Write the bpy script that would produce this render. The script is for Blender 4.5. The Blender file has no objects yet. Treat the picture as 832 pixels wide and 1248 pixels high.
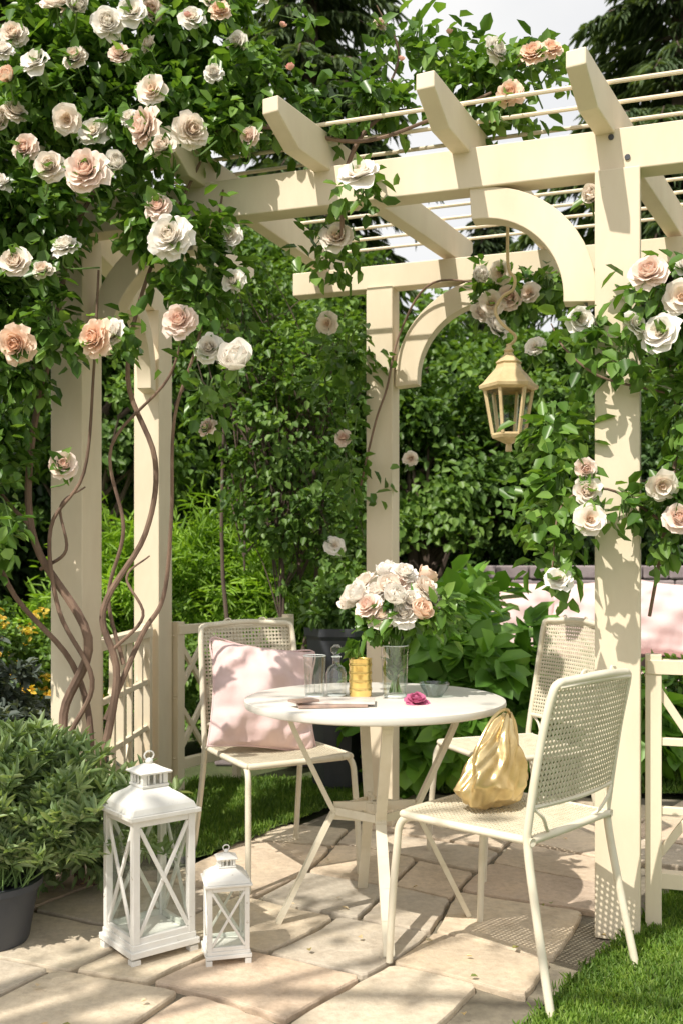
import bpy, math, random
import numpy as np
from mathutils import Vector, Matrix
random.seed(7); rng=np.random.default_rng(7)
D=bpy.data; C=bpy.context.scene
R=math.radians
# ------------------------------------------------------------ materials
def nt(name):
    m=D.materials.new(name); m.use_nodes=True
    t=m.node_tree; b=t.nodes['Principled BSDF']; return m,t,b
def ramp(t,stops,fac):
    r=t.nodes.new('ShaderNodeValToRGB'); e=r.color_ramp.elements
    while len(e)<len(stops): e.new(0.5)
    for i,(p,c) in enumerate(stops):
        e[i].position=p; e[i].color=(*c,1)
    t.links.new(fac,r.inputs[0]); return r.outputs[0]
def noise(t,scale,detail=4,rough=.55,coord='Object',stretch=None):
    tc=t.nodes.new('ShaderNodeTexCoord'); o=tc.outputs[coord]
    if stretch:
        mp=t.nodes.new('ShaderNodeMapping'); mp.inputs['Scale'].default_value=stretch
        t.links.new(o,mp.inputs[0]); o=mp.outputs[0]
    n=t.nodes.new('ShaderNodeTexNoise'); n.inputs['Scale'].default_value=scale
    n.inputs['Detail'].default_value=detail; n.inputs['Roughness'].default_value=rough
    t.links.new(o,n.inputs['Vector']); return n.outputs[0]
def bump(t,b,h,strength=.3,dist=.005):
    n=t.nodes.new('ShaderNodeBump'); n.inputs['Strength'].default_value=strength; n.inputs['Distance'].default_value=dist
    t.links.new(h,n.inputs['Height']); t.links.new(n.outputs[0],b.inputs['Normal'])
def mix(t,a,bb,f,mode='MIX'):
    m=t.nodes.new('ShaderNodeMix'); m.data_type='RGBA'; m.blend_type=mode
    for s,v in ((m.inputs[6],a),(m.inputs[7],bb),(m.inputs[0],f)):
        if hasattr(v,'links'): t.links.new(v,s)
        elif isinstance(v,(tuple,list)): s.default_value=(*v,1)
        else: s.default_value=v
    return m.outputs[2]
def paint(name,c,c2,rough=.5,scale=6,stretch=None,b_s=.15,metal=0,wear=None):
    m,t,b=nt(name)
    n=noise(t,scale,6,.6,stretch=stretch)
    col=ramp(t,[(.3,c2),(.62,c)],n)
    if wear:
        n3=noise(t,wear[1],8,.75)
        f=t.nodes.new('ShaderNodeMapRange'); f.inputs[1].default_value=wear[2]; f.inputs[2].default_value=wear[2]+.04
        t.links.new(n3,f.inputs[0]); col=mix(t,col,wear[0],f.outputs[0])
    t.links.new(col,b.inputs['Base Color']); b.inputs['Roughness'].default_value=rough; b.inputs['Metallic'].default_value=metal
    n2=noise(t,scale*9,4,.6,stretch=stretch); bump(t,b,n2,b_s,.003)
    return m
def translmix(t,b,col,f):
    tr=t.nodes.new('ShaderNodeBsdfTranslucent'); t.links.new(col,tr.inputs[0])
    mx=t.nodes.new('ShaderNodeMixShader'); mx.inputs[0].default_value=f
    t.links.new(b.outputs[0],mx.inputs[1]); t.links.new(tr.outputs[0],mx.inputs[2])
    t.links.new(mx.outputs[0],t.nodes['Material Output'].inputs[0])
def leafmat(name,cols,rough=.45,transl=.3,clump=1.3):
    m,t,b=nt(name)
    g=t.nodes.new('ShaderNodeNewGeometry')
    col=ramp(t,[(i/(len(cols)-1),c) for i,c in enumerate(cols)],g.outputs['Random Per Island'])
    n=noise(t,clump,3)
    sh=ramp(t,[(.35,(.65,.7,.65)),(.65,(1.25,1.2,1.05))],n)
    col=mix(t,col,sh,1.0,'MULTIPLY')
    t.links.new(col,b.inputs['Base Color']); b.inputs['Roughness'].default_value=rough
    b.inputs['Specular IOR Level'].default_value=.4
    translmix(t,b,mix(t,col,(1.5,1.5,.5),1.0,'MULTIPLY'),transl); return m
def petalmat(name,rim,heart,amt=1.0):
    m,t,b=nt(name)
    a=t.nodes.new('ShaderNodeAttribute'); a.attribute_name='ring'
    col=ramp(t,[(0,heart),(.7,rim)],a.outputs['Fac'])
    t.links.new(col,b.inputs['Base Color']); b.inputs['Roughness'].default_value=.6
    b.inputs['Specular IOR Level'].default_value=.15
    translmix(t,b,col,.25); return m
def glassmat(name,tint=(.985,.995,.99),base=.11,edge=.8):
    m,t,b=nt(name)
    tr=t.nodes.new('ShaderNodeBsdfTransparent'); tr.inputs[0].default_value=(*tint,1)
    gs=t.nodes.new('ShaderNodeBsdfGlossy'); gs.inputs['Roughness'].default_value=.07
    lw=t.nodes.new('ShaderNodeLayerWeight'); lw.inputs[0].default_value=.38
    pw=t.nodes.new('ShaderNodeMath'); pw.operation='POWER'; pw.inputs[1].default_value=2.0; t.links.new(lw.outputs['Facing'],pw.inputs[0])
    ad=t.nodes.new('ShaderNodeMath'); ad.operation='MULTIPLY_ADD'; ad.inputs[1].default_value=edge; ad.inputs[2].default_value=base; t.links.new(pw.outputs[0],ad.inputs[0])
    mx=t.nodes.new('ShaderNodeMixShader'); t.links.new(ad.outputs[0],mx.inputs[0])
    t.links.new(tr.outputs[0],mx.inputs[1]); t.links.new(gs.outputs[0],mx.inputs[2])
    t.links.new(mx.outputs[0],t.nodes['Material Output'].inputs[0]); return m

M_wood=paint('cream_painted_timber',(.80,.70,.53),(.71,.60,.44),.55,5,(1,1,.35),.25,wear=((.50,.39,.26),34,.69))
M_frame=paint('cream_metal_paint',(.78,.72,.58),(.71,.64,.49),.40,14,None,.08)
M_cane=paint('cream_cane',(.72,.66,.52),(.60,.54,.41),.6,30)
M_top=paint('table_top_paint',(.76,.73,.67),(.70,.66,.59),.38,5)
M_white=paint('distressed_white_paint',(.80,.79,.75),(.74,.72,.67),.55,12,None,.3,wear=((.36,.30,.22),38,.63))
M_glass=glassmat('clear_glass'); M_glass2=glassmat('lantern_glass',(.96,.985,.965),.07,.35)
M_gold=paint('gold_metal',(.9,.66,.24),(.78,.53,.15),.24,8,None,.1,metal=.85)
M_bag=paint('gold_satin',(.76,.60,.32),(.55,.40,.18),.30,9,None,.3,metal=.7)
M_pink=paint('blush_fabric',(.74,.56,.54),(.69,.50,.485),.85,7,None,.3)
M_vine=paint('rose_bark',(.26,.17,.12),(.12,.075,.055),.85,18,(1,1,.3),.7)
M_trunk=paint('tree_bark',(.14,.10,.075),(.07,.05,.04),.9,9,(1,1,.3),.8)
M_stem=paint('green_stem',(.14,.24,.06),(.10,.17,.045),.6,9)
M_dark=paint('dark_planter_glaze',(.06,.065,.075),(.035,.04,.05),.5,6)
M_brass=paint('aged_beige_metal',(.74,.58,.33),(.56,.42,.22),.42,16,None,.2,metal=.2)
M_seat=paint('outdoor_sofa_weave',(.3,.28,.26),(.2,.19,.18),.8,20)
M_paper=paint('magazine_paper',(.75,.71,.66),(.5,.40,.35),.4,18)
M_pinkpaper=paint('magazine_cover',(.5,.33,.25),(.25,.2,.18),.3,22)
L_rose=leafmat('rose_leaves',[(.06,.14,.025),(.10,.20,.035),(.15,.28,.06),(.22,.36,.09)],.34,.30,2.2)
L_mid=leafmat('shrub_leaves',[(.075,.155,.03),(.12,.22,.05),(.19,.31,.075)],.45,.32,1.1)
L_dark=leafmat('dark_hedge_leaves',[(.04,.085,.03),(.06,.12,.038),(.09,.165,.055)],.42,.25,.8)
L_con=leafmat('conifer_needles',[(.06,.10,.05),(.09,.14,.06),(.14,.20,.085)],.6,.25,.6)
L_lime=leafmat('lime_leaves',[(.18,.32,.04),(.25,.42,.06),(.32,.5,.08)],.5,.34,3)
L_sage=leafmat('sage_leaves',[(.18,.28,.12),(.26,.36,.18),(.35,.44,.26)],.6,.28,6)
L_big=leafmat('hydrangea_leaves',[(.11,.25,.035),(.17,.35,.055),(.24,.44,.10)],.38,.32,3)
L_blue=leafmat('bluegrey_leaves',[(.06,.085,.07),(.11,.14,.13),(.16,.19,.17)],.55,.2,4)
L_yel=leafmat('yellow_flower_petals',[(.75,.52,.06),(.85,.66,.14),(.65,.38,.06)],.6,.3,3)
L_grass=leafmat('grass_blades',[(.10,.20,.03),(.16,.28,.05),(.25,.36,.09)],.5,.35,5)
L_litter=leafmat('fallen_petals',[(.85,.72,.6),(.8,.6,.5),(.4,.3,.15),(.2,.25,.08)],.7,.2,5)
P=[petalmat('petal_cream',(.96,.88,.79),(.95,.70,.50)),petalmat('petal_blush',(.96,.82,.73),(.94,.56,.40)),
   petalmat('petal_white',(.96,.92,.86),(.96,.84,.68)),petalmat('petal_pink',(.90,.56,.48),(.85,.36,.3)),
   petalmat('petal_peach',(.96,.76,.61),(.94,.54,.35))]
M_magenta=petalmat('petal_magenta',(.65,.2,.35),(.5,.08,.2))

# ------------------------------------------------------------ mesh tools
def link(o,parent=None):
    C.collection.objects.link(o)
    if parent is not None: o.parent=parent
    return o
def empty(name,loc=(0,0,0),rz=0):
    e=D.objects.new(name,None); e.location=loc; e.rotation_euler=(0,0,rz); e.empty_display_size=.1; return link(e)
def unit(v): return v/np.maximum(np.linalg.norm(v,axis=-1,keepdims=True),1e-9)
def catmull(pts,n):
    p=np.array(pts,float); p=np.vstack([2*p[0]-p[1],p,2*p[-1]-p[-2]]); out=[]
    for i in range(1,len(p)-2):
        for k in range(n):
            t=k/n; a,b,c,d=p[i-1],p[i],p[i+1],p[i+2]
            out.append(.5*((2*b)+(-a+c)*t+(2*a-5*b+4*c-d)*t*t+(-a+3*b-3*c+d)*t**3))
    out.append(p[-2]); return np.array(out)
class MB:
    def __init__(s): s.v=[];s.f=[];s.m=[];s.cur=0
    def add(s,vs,fs):
        o=len(s.v); s.v+= [tuple(map(float,x)) for x in vs]
        for f in fs: s.f.append(tuple(i+o for i in f)); s.m.append(s.cur)
    def beam(s,a,b,w,h,up=(0,0,1)):
        a=np.array(a,float);b=np.array(b,float);d=unit(b-a);up=np.array(up,float)
        sd=unit(np.cross(d,up)); u2=np.cross(sd,d); vs=[]
        for p in (a,b):
            for x,y in ((-1,-1),(1,-1),(1,1),(-1,1)): vs.append(p+sd*x*w/2+u2*y*h/2)
        s.add(vs,[(0,1,2,3),(7,6,5,4),(0,4,5,1),(1,5,6,2),(2,6,7,3),(3,7,4,0)])
    def box(s,c,d,rz=0):
        ca,sa=math.cos(rz),math.sin(rz); vs=[]
        for z in (-.5,.5):
            for x,y in ((-.5,-.5),(.5,-.5),(.5,.5),(-.5,.5)):
                X,Y=x*d[0],y*d[1]; vs.append((c[0]+X*ca-Y*sa,c[1]+X*sa+Y*ca,c[2]+z*d[2]))
        s.add(vs,[(3,2,1,0),(4,5,6,7),(0,1,5,4),(1,2,6,5),(2,3,7,6),(3,0,4,7)])
    def tube(s,pts,r,n=8,sm=6,closed=False):
        p=catmull(pts,sm) if sm>1 else np.array(pts,float)
        k=len(p); rr=np.interp(np.linspace(0,1,k),np.linspace(0,1,len(r)),r) if hasattr(r,'__len__') else np.full(k,r)
        tg=unit(np.gradient(p,axis=0)); ref=np.array([0,0,1.]) if abs(tg[0][2])<.9 else np.array([1.,0,0])
        a=unit(np.cross(tg[0],ref)); vs=[]
        for i in range(k):
            a=unit(a-tg[i]*np.dot(a,tg[i])); b=np.cross(tg[i],a)
            for j in range(n):
                q=2*math.pi*j/n; vs.append(p[i]+rr[i]*(a*math.cos(q)+b*math.sin(q)))
        fs=[(i*n+j,i*n+(j+1)%n,(i+1)*n+(j+1)%n,(i+1)*n+j) for i in range(k-1) for j in range(n)]
        fs+= [tuple(range(n))[::-1],tuple((k-1)*n+j for j in range(n))]
        s.add(vs,fs)
    def rev(s,prof,n=32,c=(0,0,0),rot=0,cap=True,sq=None):
        vs=[];k=len(prof)
        for r,z in prof:
            for j in range(n):
                q=rot+2*math.pi*j/n; vs.append((c[0]+r*math.cos(q),c[1]+r*math.sin(q),c[2]+z))
        fs=[(i*n+j,i*n+(j+1)%n,(i+1)*n+(j+1)%n,(i+1)*n+j) for i in range(k-1) for j in range(n)]
        if cap: fs+=[tuple(range(n))[::-1],tuple((k-1)*n+j for j in range(n))]
        s.add(vs,fs)
    def obj(s,name,mats,parent=None,smooth=False,bevel=0,loc=None,rz=0):
        me=D.meshes.new(name); me.from_pydata(s.v,[],s.f); me.update()
        for m in (mats if isinstance(mats,list) else [mats]): me.materials.append(m)
        me.polygons.foreach_set('material_index',s.m)
        if smooth:
            me.polygons.foreach_set('use_smooth',[True]*len(me.polygons)); me.set_sharp_from_angle(angle=R(40))
        o=D.objects.new(name,me); link(o,parent)
        if loc is not None: o.location=loc
        o.rotation_euler=(0,0,rz)
        if bevel:
            b=o.modifiers.new('bevel','BEVEL'); b.width=bevel; b.segments=2; b.limit_method='ANGLE'
        return o
def quadmesh(name,V,F,mat,parent=None,smooth=False):
    me=D.meshes.new(name); V=np.ascontiguousarray(V,dtype=np.float32); F=np.ascontiguousarray(F,dtype=np.int32)
    me.vertices.add(len(V)); me.vertices.foreach_set('co',V.ravel())
    me.loops.add(F.size); me.loops.foreach_set('vertex_index',F.ravel())
    me.polygons.add(len(F)); me.polygons.foreach_set('loop_start',np.arange(0,F.size,4,dtype=np.int32))
    me.update(calc_edges=True); me.validate(); me.materials.append(mat)
    return link(D.objects.new(name,me),parent)
def rnd(n): return unit(rng.normal(size=(n,3)))
def leaf_geo(p,ax,nm,L,W,fold=.25,droop=.15):
    n=len(p); ax=unit(ax); sd=unit(np.cross(ax,nm)); up=np.cross(sd,ax)
    L=np.broadcast_to(np.asarray(L,float),(n,))[:,None]; W=np.broadcast_to(np.asarray(W,float),(n,))[:,None]
    v=np.stack([p, p+ax*L*.3+sd*W*.5+up*W*fold, p+ax*L*.7+sd*W*.42+up*(W*fold-L*droop*.4), p+ax*L-up*L*droop,
                p+ax*L*.7-sd*W*.42+up*(W*fold-L*droop*.4), p+ax*L*.3-sd*W*.5+up*W*fold],1).reshape(-1,3)
    b=np.arange(n)[:,None]*6
    f=np.concatenate([b+np.array([[0,1,2,3]]),b+np.array([[0,3,4,5]])],1).reshape(-1,4)
    return v,f
class Leaves:
    def __init__(s): s.V=[];s.F=[];s.o=0
    def put(s,*a,**k):
        v,f=leaf_geo(*a,**k); s.V.append(v); s.F.append(f+s.o); s.o+=len(v)
    def blob(s,c,r,n,ncl,clr,L,W,shell=.45,drop=.3,fold=.25,flat=.7):
        c=np.array(c,float); r=np.array(r,float)
        d=rnd(ncl); rad=(shell+(1-shell)*rng.random(ncl))[:,None]*(1+.22*rng.normal(size=(ncl,1)))
        cc=c+d*rad*r; sz=rng.uniform(.5,1.5,ncl)
        i=rng.integers(0,ncl,n); p=cc[i]+rnd(n)*(rng.random(n)**.5*sz[i]*clr)[:,None]*np.array([1,1,flat])
        out=unit((p-c)/r); ax=out*.6+rnd(n)*.8+np.array([0,0,-drop]); nm=np.array([0,0,.8])+out*.6+rnd(n)*.45
        s.put(p,ax,nm,L*rng.uniform(.65,1.25,n),W*rng.uniform(.7,1.2,n),fold=fold); return cc
    def obj(s,name,mat,parent=None): return quadmesh(name,np.vstack(s.V),np.vstack(s.F),mat,parent)

# ------------------------------------------------------------ bloom meshes
def bloom(name,rings,seed,sc=1.0):
    r_=np.random.default_rng(seed); V=[];F=[];A=[]; NU,NV=7,6
    for k,(n,t0,t1,ln,w,r0) in enumerate(rings):
        for j in range(n):
            az=2*math.pi*(j+.5*(k%2))/n+r_.normal()*.12; L=ln*(1+r_.normal()*.07); W=w*(1+r_.normal()*.08)
            tt0=R(t0+r_.normal()*5); tt1=R(t1+r_.normal()*9); ph=r_.uniform(0,6); o=len(V); rr=r0; zz=-.04*k
            for iv in range(NV):
                v=iv/(NV-1); th=tt0+(tt1-tt0)*v
                if iv: rr+=math.sin(th)*L/(NV-1); zz+=math.cos(th)*L/(NV-1)
                hw=W*(math.sin(math.pi*(.12+.72*v))**.6)
                for iu in range(NU):
                    u=-1+2*iu/(NU-1)
                    cup=.32*W*u*u*(1-.3*v); z=zz+.05*W*math.sin(3*u+ph)*v*2.2 - (.13*L*(u*u) if v==1 else 0)
                    rad=rr-cup*math.cos(th); z+=cup*math.sin(th); x=hw*u
                    V.append((sc*(rad*math.cos(az)-x*math.sin(az)),sc*(rad*math.sin(az)+x*math.cos(az)),sc*z)); A.append(min(1,max(0,k/(len(rings)-1)*.7+v*.3)))
            for iv in range(NV-1):
                for iu in range(NU-1):
                    a=o+iv*NU+iu; F.append((a,a+1,a+NU+1,a+NU))
    me=D.meshes.new(name); me.from_pydata(V,[],F); me.update()
    at=me.attributes.new('ring','FLOAT','POINT'); at.data.foreach_set('value',A)
    me.polygons.foreach_set('use_smooth',[True]*len(me.polygons)); return me
full=[(4,0,-35,.36,.15,.03),(5,8,-28,.46,.21,.06),(6,18,-15,.54,.27,.08),(7,32,0,.62,.33,.10),(8,48,22,.70,.37,.11),(8,64,46,.78,.42,.12),(8,80,78,.84,.48,.12)]
openr=[(6,5,-20,.22,.09,.02),(6,25,10,.4,.2,.05),(6,50,35,.62,.38,.07),(7,70,55,.82,.50,.08),(6,82,86,.92,.58,.08)]
cup=[(4,0,-35,.4,.18,.03),(5,5,-30,.52,.26,.07),(6,15,-20,.62,.33,.10),(6,30,-5,.7,.38,.12),(6,50,20,.72,.42,.13)]
dense=[(5,0,-25,.34,.12,.03),(6,8,-15,.42,.16,.07),(8,18,-5,.50,.18,.10),(9,30,8,.58,.21,.13),(10,44,24,.66,.25,.14),(10,58,42,.74,.30,.14),(9,72,62,.82,.36,.13),(8,86,86,.86,.42,.12)]
BM=[]
for i,(rg,mats,sc) in enumerate(((full,(0,1,2),1),(openr,(0,2),1),(cup,(2,4,0),1.4),(full,(1,0),1),(cup,(3,),1.2),(dense,(0,1,4,2),1.0))):
    for mi in mats:
        me=bloom('rose_bloom_mesh',rg,i*10+mi,sc); me.materials.append(P[mi]); BM.append((i,mi,me))
def pick(kind=None,mi=None):
    c=[b for b in BM if (kind is None or b[0]==kind) and (mi is None or b[1]==mi)]
    return random.choice(c)[2]
def put_bloom(parent,loc,r,axis,me=None,name='bloom'):
    o=D.objects.new(name,me or pick(random.choice([0,0,5,5,5,1,1,2,3]))); link(o,parent)
    o.location=loc; o.scale=(r,r,r)
    o.rotation_euler=(Vector(axis).to_track_quat('Z','Y')@Matrix.Rotation(random.uniform(0,6.28),3,'Z').to_quaternion()).to_euler()
    return o

# ------------------------------------------------------------ camera, light
cam=D.cameras.new('camera'); co=link(D.objects.new('camera',cam)); co.location=(0,0,1.165); co.rotation_euler=(R(90),0,0)
cam.lens=34.6; cam.sensor_width=36; cam.shift_y=.052; cam.clip_end=500; cam.clip_start=.05
C.camera=co
cam.dof.use_dof=True; cam.dof.focus_distance=3.15; cam.dof.aperture_fstop=4.5
S=Vector((-.50,-.62,1.02)).normalized(); el=math.asin(S.z); rot=math.atan2(S.x,S.y)
sl=D.lights.new('sun','SUN'); sl.energy=5.0; sl.angle=R(.53); sl.color=(1,.94,.84)
so=link(D.objects.new('sun',sl)); so.rotation_euler=(-S).to_track_quat('-Z','Y').to_euler(); so.location=(-3,-3,6)
w=D.worlds.new('World'); C.world=w; w.use_nodes=True; t=w.node_tree
sk=t.nodes.new('ShaderNodeTexSky'); sk.sky_type='NISHITA'; sk.sun_disc=False; sk.sun_elevation=el; sk.sun_rotation=rot%(2*math.pi)
sk.dust_density=4; sk.air_density=1.0
tc=t.nodes.new('ShaderNodeTexCoord'); cn=t.nodes.new('ShaderNodeTexNoise'); cn.inputs['Scale'].default_value=3; cn.inputs['Detail'].default_value=6
t.links.new(tc.outputs['Generated'],cn.inputs['Vector'])
cf=t.nodes.new('ShaderNodeMapRange'); cf.inputs[1].default_value=.3; cf.inputs[2].default_value=.7; cf.inputs[3].default_value=.68; cf.inputs[4].default_value=.96
t.links.new(cn.outputs[0],cf.inputs[0])
hz=mix(t,sk.outputs[0],(7.2,7.1,6.9),cf.outputs[0])   # thin bright high cloud over the sky
t.links.new(hz,t.nodes['Background'].inputs[0]); t.nodes['Background'].inputs[1].default_value=.15
C.view_settings.view_transform='Standard'; C.view_settings.look='None'; C.view_settings.exposure=0

# ------------------------------------------------------------ ground
def sheet(name,pts,z,mat):
    b=MB(); b.add([(x,y,z) for x,y in pts],[tuple(range(len(pts)))]); return b.obj(name,mat)
m,t,b=nt('garden_soil'); n=noise(t,3,8,.65); t.links.new(ramp(t,[(.35,(.05,.06,.02)),(.55,(.07,.09,.03)),(.7,(.11,.09,.05))],n),b.inputs['Base Color']); b.inputs['Roughness'].default_value=.95; bump(t,b,noise(t,30,6),.8,.02)
sheet('ground',[(-150,-150),(150,-150),(150,150),(-150,150)],-.03,m)
m,t,b=nt('lawn_ground'); n=noise(t,9,8,.65); t.links.new(ramp(t,[(.35,(.08,.13,.025)),(.6,(.13,.20,.045))],n),b.inputs['Base Color']); b.inputs['Roughness'].default_value=.95; bump(t,b,noise(t,60,6),.8,.02)
def rough_edge(poly,k):
    out=[]; r_=random.Random(5)
    for i in range(len(poly)):
        a,c=poly[i],poly[(i+1)%len(poly)]; n=max(1,int(math.dist(a,c)/k)) if math.dist(a,c)<4 else 1
        for j in range(n):
            f=j/n; out.append((a[0]+(c[0]-a[0])*f+r_.gauss(0,.008),a[1]+(c[1]-a[1])*f+r_.gauss(0,.008)))
    return out
lawnR=rough_edge([(.43,2.45),(1.17,3.5),(2.0,4.7),(8,4.7),(8,-2),(-.6,-2),(-.6,1.0),(-.1,1.74)],.05)
lawnL=rough_edge([(-.92,3.95),(-.56,3.9),(-.06,4.72),(.5,5.3),(-.8,5.3)],.05)
lawnB=[(.5,5.0),(2.2,5.0),(2.2,5.7),(.5,5.7)]
M_lawn=m
for i,p in enumerate((lawnR,lawnL,lawnB)): sheet('lawn',p,.0075,M_lawn)
m,t,b=nt('grout_sand'); n=noise(t,25,6,.6); t.links.new(ramp(t,[(.3,(.14,.12,.09)),(.7,(.25,.22,.16))],n),b.inputs['Base Color']); b.inputs['Roughness'].default_value=.95; bump(t,b,n,.6,.01)
patio=[(-3.5,-1.5),(-.9,-1.5),(.40,2.45),(1.14,3.5),(2.1,4.9),(.4,5.2),(-.06,4.70),(-.56,3.88),(-.95,3.75),(-3.5,3.2)]
sheet('patio_bedding',patio,-.020,m)
def inside(x,y,poly):
    c=False; j=len(poly)-1
    for i in range(len(poly)):
        xi,yi=poly[i]; xj,yj=poly[j]
        if (yi>y)!=(yj>y) and x<(xj-xi)*(y-yi)/(yj-yi)+xi: c=not c
        j=i
    return c
m,t,b=nt('flagstone'); g=t.nodes.new('ShaderNodeNewGeometry')
base=ramp(t,[(0,(.58,.49,.37)),(.2,(.68,.56,.43)),(.4,(.54,.49,.41)),(.6,(.70,.60,.46)),(.8,(.66,.50,.38)),(1,(.52,.47,.40))],g.outputs['Random Per Island'])
n1=noise(t,4,9,.68); n2=noise(t,38,7,.7); n4=noise(t,1.6,5,.6)
c=mix(t,base,ramp(t,[(.3,(.76,.73,.70)),(.5,(1,1,1)),(.72,(1.10,1.07,1.0))],n1),1.0,'MULTIPLY')
c=mix(t,c,ramp(t,[(.35,(.88,.88,.87)),(.6,(1.05,1.03,1.0))],n4),1.0,'MULTIPLY')
c=mix(t,c,ramp(t,[(.3,(.76,.74,.72)),(.6,(1.05,1.05,1.05))],n2),.8,'MULTIPLY')
t.links.new(c,b.inputs['Base Color']); b.inputs['Roughness'].default_value=.78
ad=t.nodes.new('ShaderNodeMath'); ad.operation='ADD'; t.links.new(n1,ad.inputs[0]); t.links.new(n2,ad.inputs[1]); bump(t,b,ad.outputs[0],.5,.012)
M_stone=m
rs=random.Random(31); cells=[]
def split(x0,y0,x1,y1):
    w_,h_=x1-x0,y1-y0
    if max(w_,h_)<.68 and (w_*h_<.30) or max(w_,h_)<.44: cells.append((x0,y0,x1,y1)); return
    f=rs.uniform(.36,.64)
    if w_>h_*rs.uniform(.75,1.3): split(x0,y0,x0+w_*f,y1); split(x0+w_*f,y0,x1,y1)
    else: split(x0,y0,x1,y0+h_*f); split(x0,y0+h_*f,x1,y1)
split(-4,-2.6,3.6,5.4)
th=R(-27); ca,sa=math.cos(th),math.sin(th)
B=MB()
def warp(x,y):
    x,y=x+.05*math.sin(2.3*y+1)+.022*math.sin(4.3*y+x*3)+.008*math.sin(7.1*y-5*x), y+.045*math.sin(2.7*x)+.022*math.sin(4.1*x-y*3.3+2)+.008*math.sin(7.7*x+6*y)
    return x*ca-y*sa, x*sa+y*ca
for (x0,y0,x1,y1) in cells:
    cx,cy=warp((x0+x1)/2,(y0+y1)/2)
    if not inside(cx,cy,patio): continue
    g=.005; pts=[]; jt=[(rs.gauss(0,.006),rs.gauss(0,.006)) for _ in range(4)]
    cr=[(x0+g+abs(jt[0][0]),y0+g+abs(jt[0][1])),(x1-g-abs(jt[1][0]),y0+g+abs(jt[1][1])),(x1-g-abs(jt[2][0]),y1-g-abs(jt[2][1])),(x0+g+abs(jt[3][0]),y1-g-abs(jt[3][1]))]
    for k in range(4):
        a,bq=cr[k],cr[(k+1)%4]
        for q in range(9):
            f=q/9
            if q==0: f=.035
            if q==8: f=.955
            pts.append((a[0]+(bq[0]-a[0])*f+rs.gauss(0,.0018),a[1]+(bq[1]-a[1])*f+rs.gauss(0,.0018)))
    h=rs.uniform(-.003,.003); n=len(pts); mx_,my_=(x0+x1)/2,(y0+y1)/2; ring=[]
    for sc,z in ((1,-.03),(1,h-.007),(.988,h-.001),(.97,h)):
        for p in pts: X,Y=warp(mx_+(p[0]-mx_)*sc,my_+(p[1]-my_)*sc); ring.append((X,Y,z))
    B.add(ring,[(k*n+j,k*n+(j+1)%n,(k+1)*n+(j+1)%n,(k+1)*n+j) for k in range(3) for j in range(n)]+[tuple(3*n+j for j in range(n))])
B.obj('flagstone_patio',M_stone)
def grass(name,poly,box,dens,h):
    n=int(dens*(box[1]-box[0])*(box[3]-box[2])); x=rng.uniform(box[0],box[1],n); y=rng.uniform(box[2],box[3],n)
    k=np.array([inside(a,b_,poly) for a,b_ in zip(x,y)]); x=x[k];y=y[k]; n=len(x)
    x+=rng.normal(size=n)*.009; y+=rng.normal(size=n)*.009
    p=np.stack([x,y,np.full(n,.004)],1); ax=np.array([0,0,1.])+rng.normal(size=(n,3))*np.array([.5,.5,.1]); L=Leaves()
    L.put(p,ax,rnd(n),h*rng.uniform(.5,1.3,n),rng.uniform(.003,.006,n),droop=.25); L.obj(name,L_grass)
grass('grass',lawnR,(.0,2.4,1.9,4.7),19000,.026)
grass('grass',lawnL,(-.95,.5,3.85,5.3),14000,.036)
grass('grass',lawnB,(.5,2.2,5.0,5.7),8000,.045)
n=70; p_=np.stack([rng.uniform(-1.2,1.6,n),rng.uniform(1.9,4.4,n),np.full(n,.012)],1); L=Leaves(); L.put(p_,rnd(n)*np.array([1,1,.15]),np.array([0,0,1.])+rnd(n)*.25,rng.uniform(.012,.03,n),rng.uniform(.010,.018,n)); L.obj('fallen_petals',L_litter)

# ------------------------------------------------------------ pergola
pg=empty('garden_pergola')
A=R(-18); U=np.array([math.cos(A),math.sin(A),0]); PR=np.array([.887,3.16,0])
def FB(tt,z=0): return PR-U*tt+np.array([0,0,z])
PB=np.array([.187,4.47,0])
def BB(tt,z=0): return PB+U*tt+np.array([0,0,z])
PL=FB(2.0); PLB=np.array([-.935,4.9,0])
def timber(name,f):
    b_=MB(); f(b_); return b_.obj(name,M_wood,pg,bevel=.004)
for nm,p in (('post_1',PR),('post_2',PL),('post_3',PB),('post_4',PLB)):
    timber(nm,lambda b_: b_.box((p[0],p[1],1.20),((.138,.138,2.43) if nm!='post_3' else (.122,.122,2.43)),A))
timber('front_beam',lambda b_: b_.beam(FB(2.14,2.483),FB(-1.6,2.483),.09,.135))
timber('back_beam',lambda b_: b_.beam(BB(-.42,2.465),BB(2.6,2.465),.08,.105))
timber('side_beam',lambda b_: b_.beam(PL+np.array([0,.06,2.475]),PLB+np.array([0,.2,2.475]),.08,.12))
def rafter(b_,a,bq,zb=2.535,h=.125,w_=.06):
    a=np.array([a[0],a[1],0.]);bq=np.array([bq[0],bq[1],0.]); d=unit(bq-a); L=np.linalg.norm(bq-a); sd=np.array([d[1],-d[0],0])
    prof=[(0,.075),(0,h),(L,h),(L,.075),(L-.1,0),(.13,0)]
    vs=[a+d*x+sd*s_*w_/2+np.array([0,0,zb+z]) for s_ in (-1,1) for x,z in prof]; n=6
    b_.add(vs,[tuple(range(n)),tuple(range(n,2*n))[::-1]]+[(j,j+n,(j+1)%n+n,(j+1)%n) for j in range(n)])
ang=[(1.96,-.62),(1.46,-.27),(.98,.30),(.494,.73),(.03,1.25),(-.45,1.75),(-.93,2.25)]
for tf,tb in ang:
    a=FB(tf); c=BB(tb); 
    if tf==1.96: c=np.array([-.55,4.72,0])
    if tf==1.46: c=BB(-.30)
    d=unit(c-a); timber('rafter',lambda b_: rafter(b_,a-d*(.37 if tf<1.2 else .28),c+d*.22))
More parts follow.
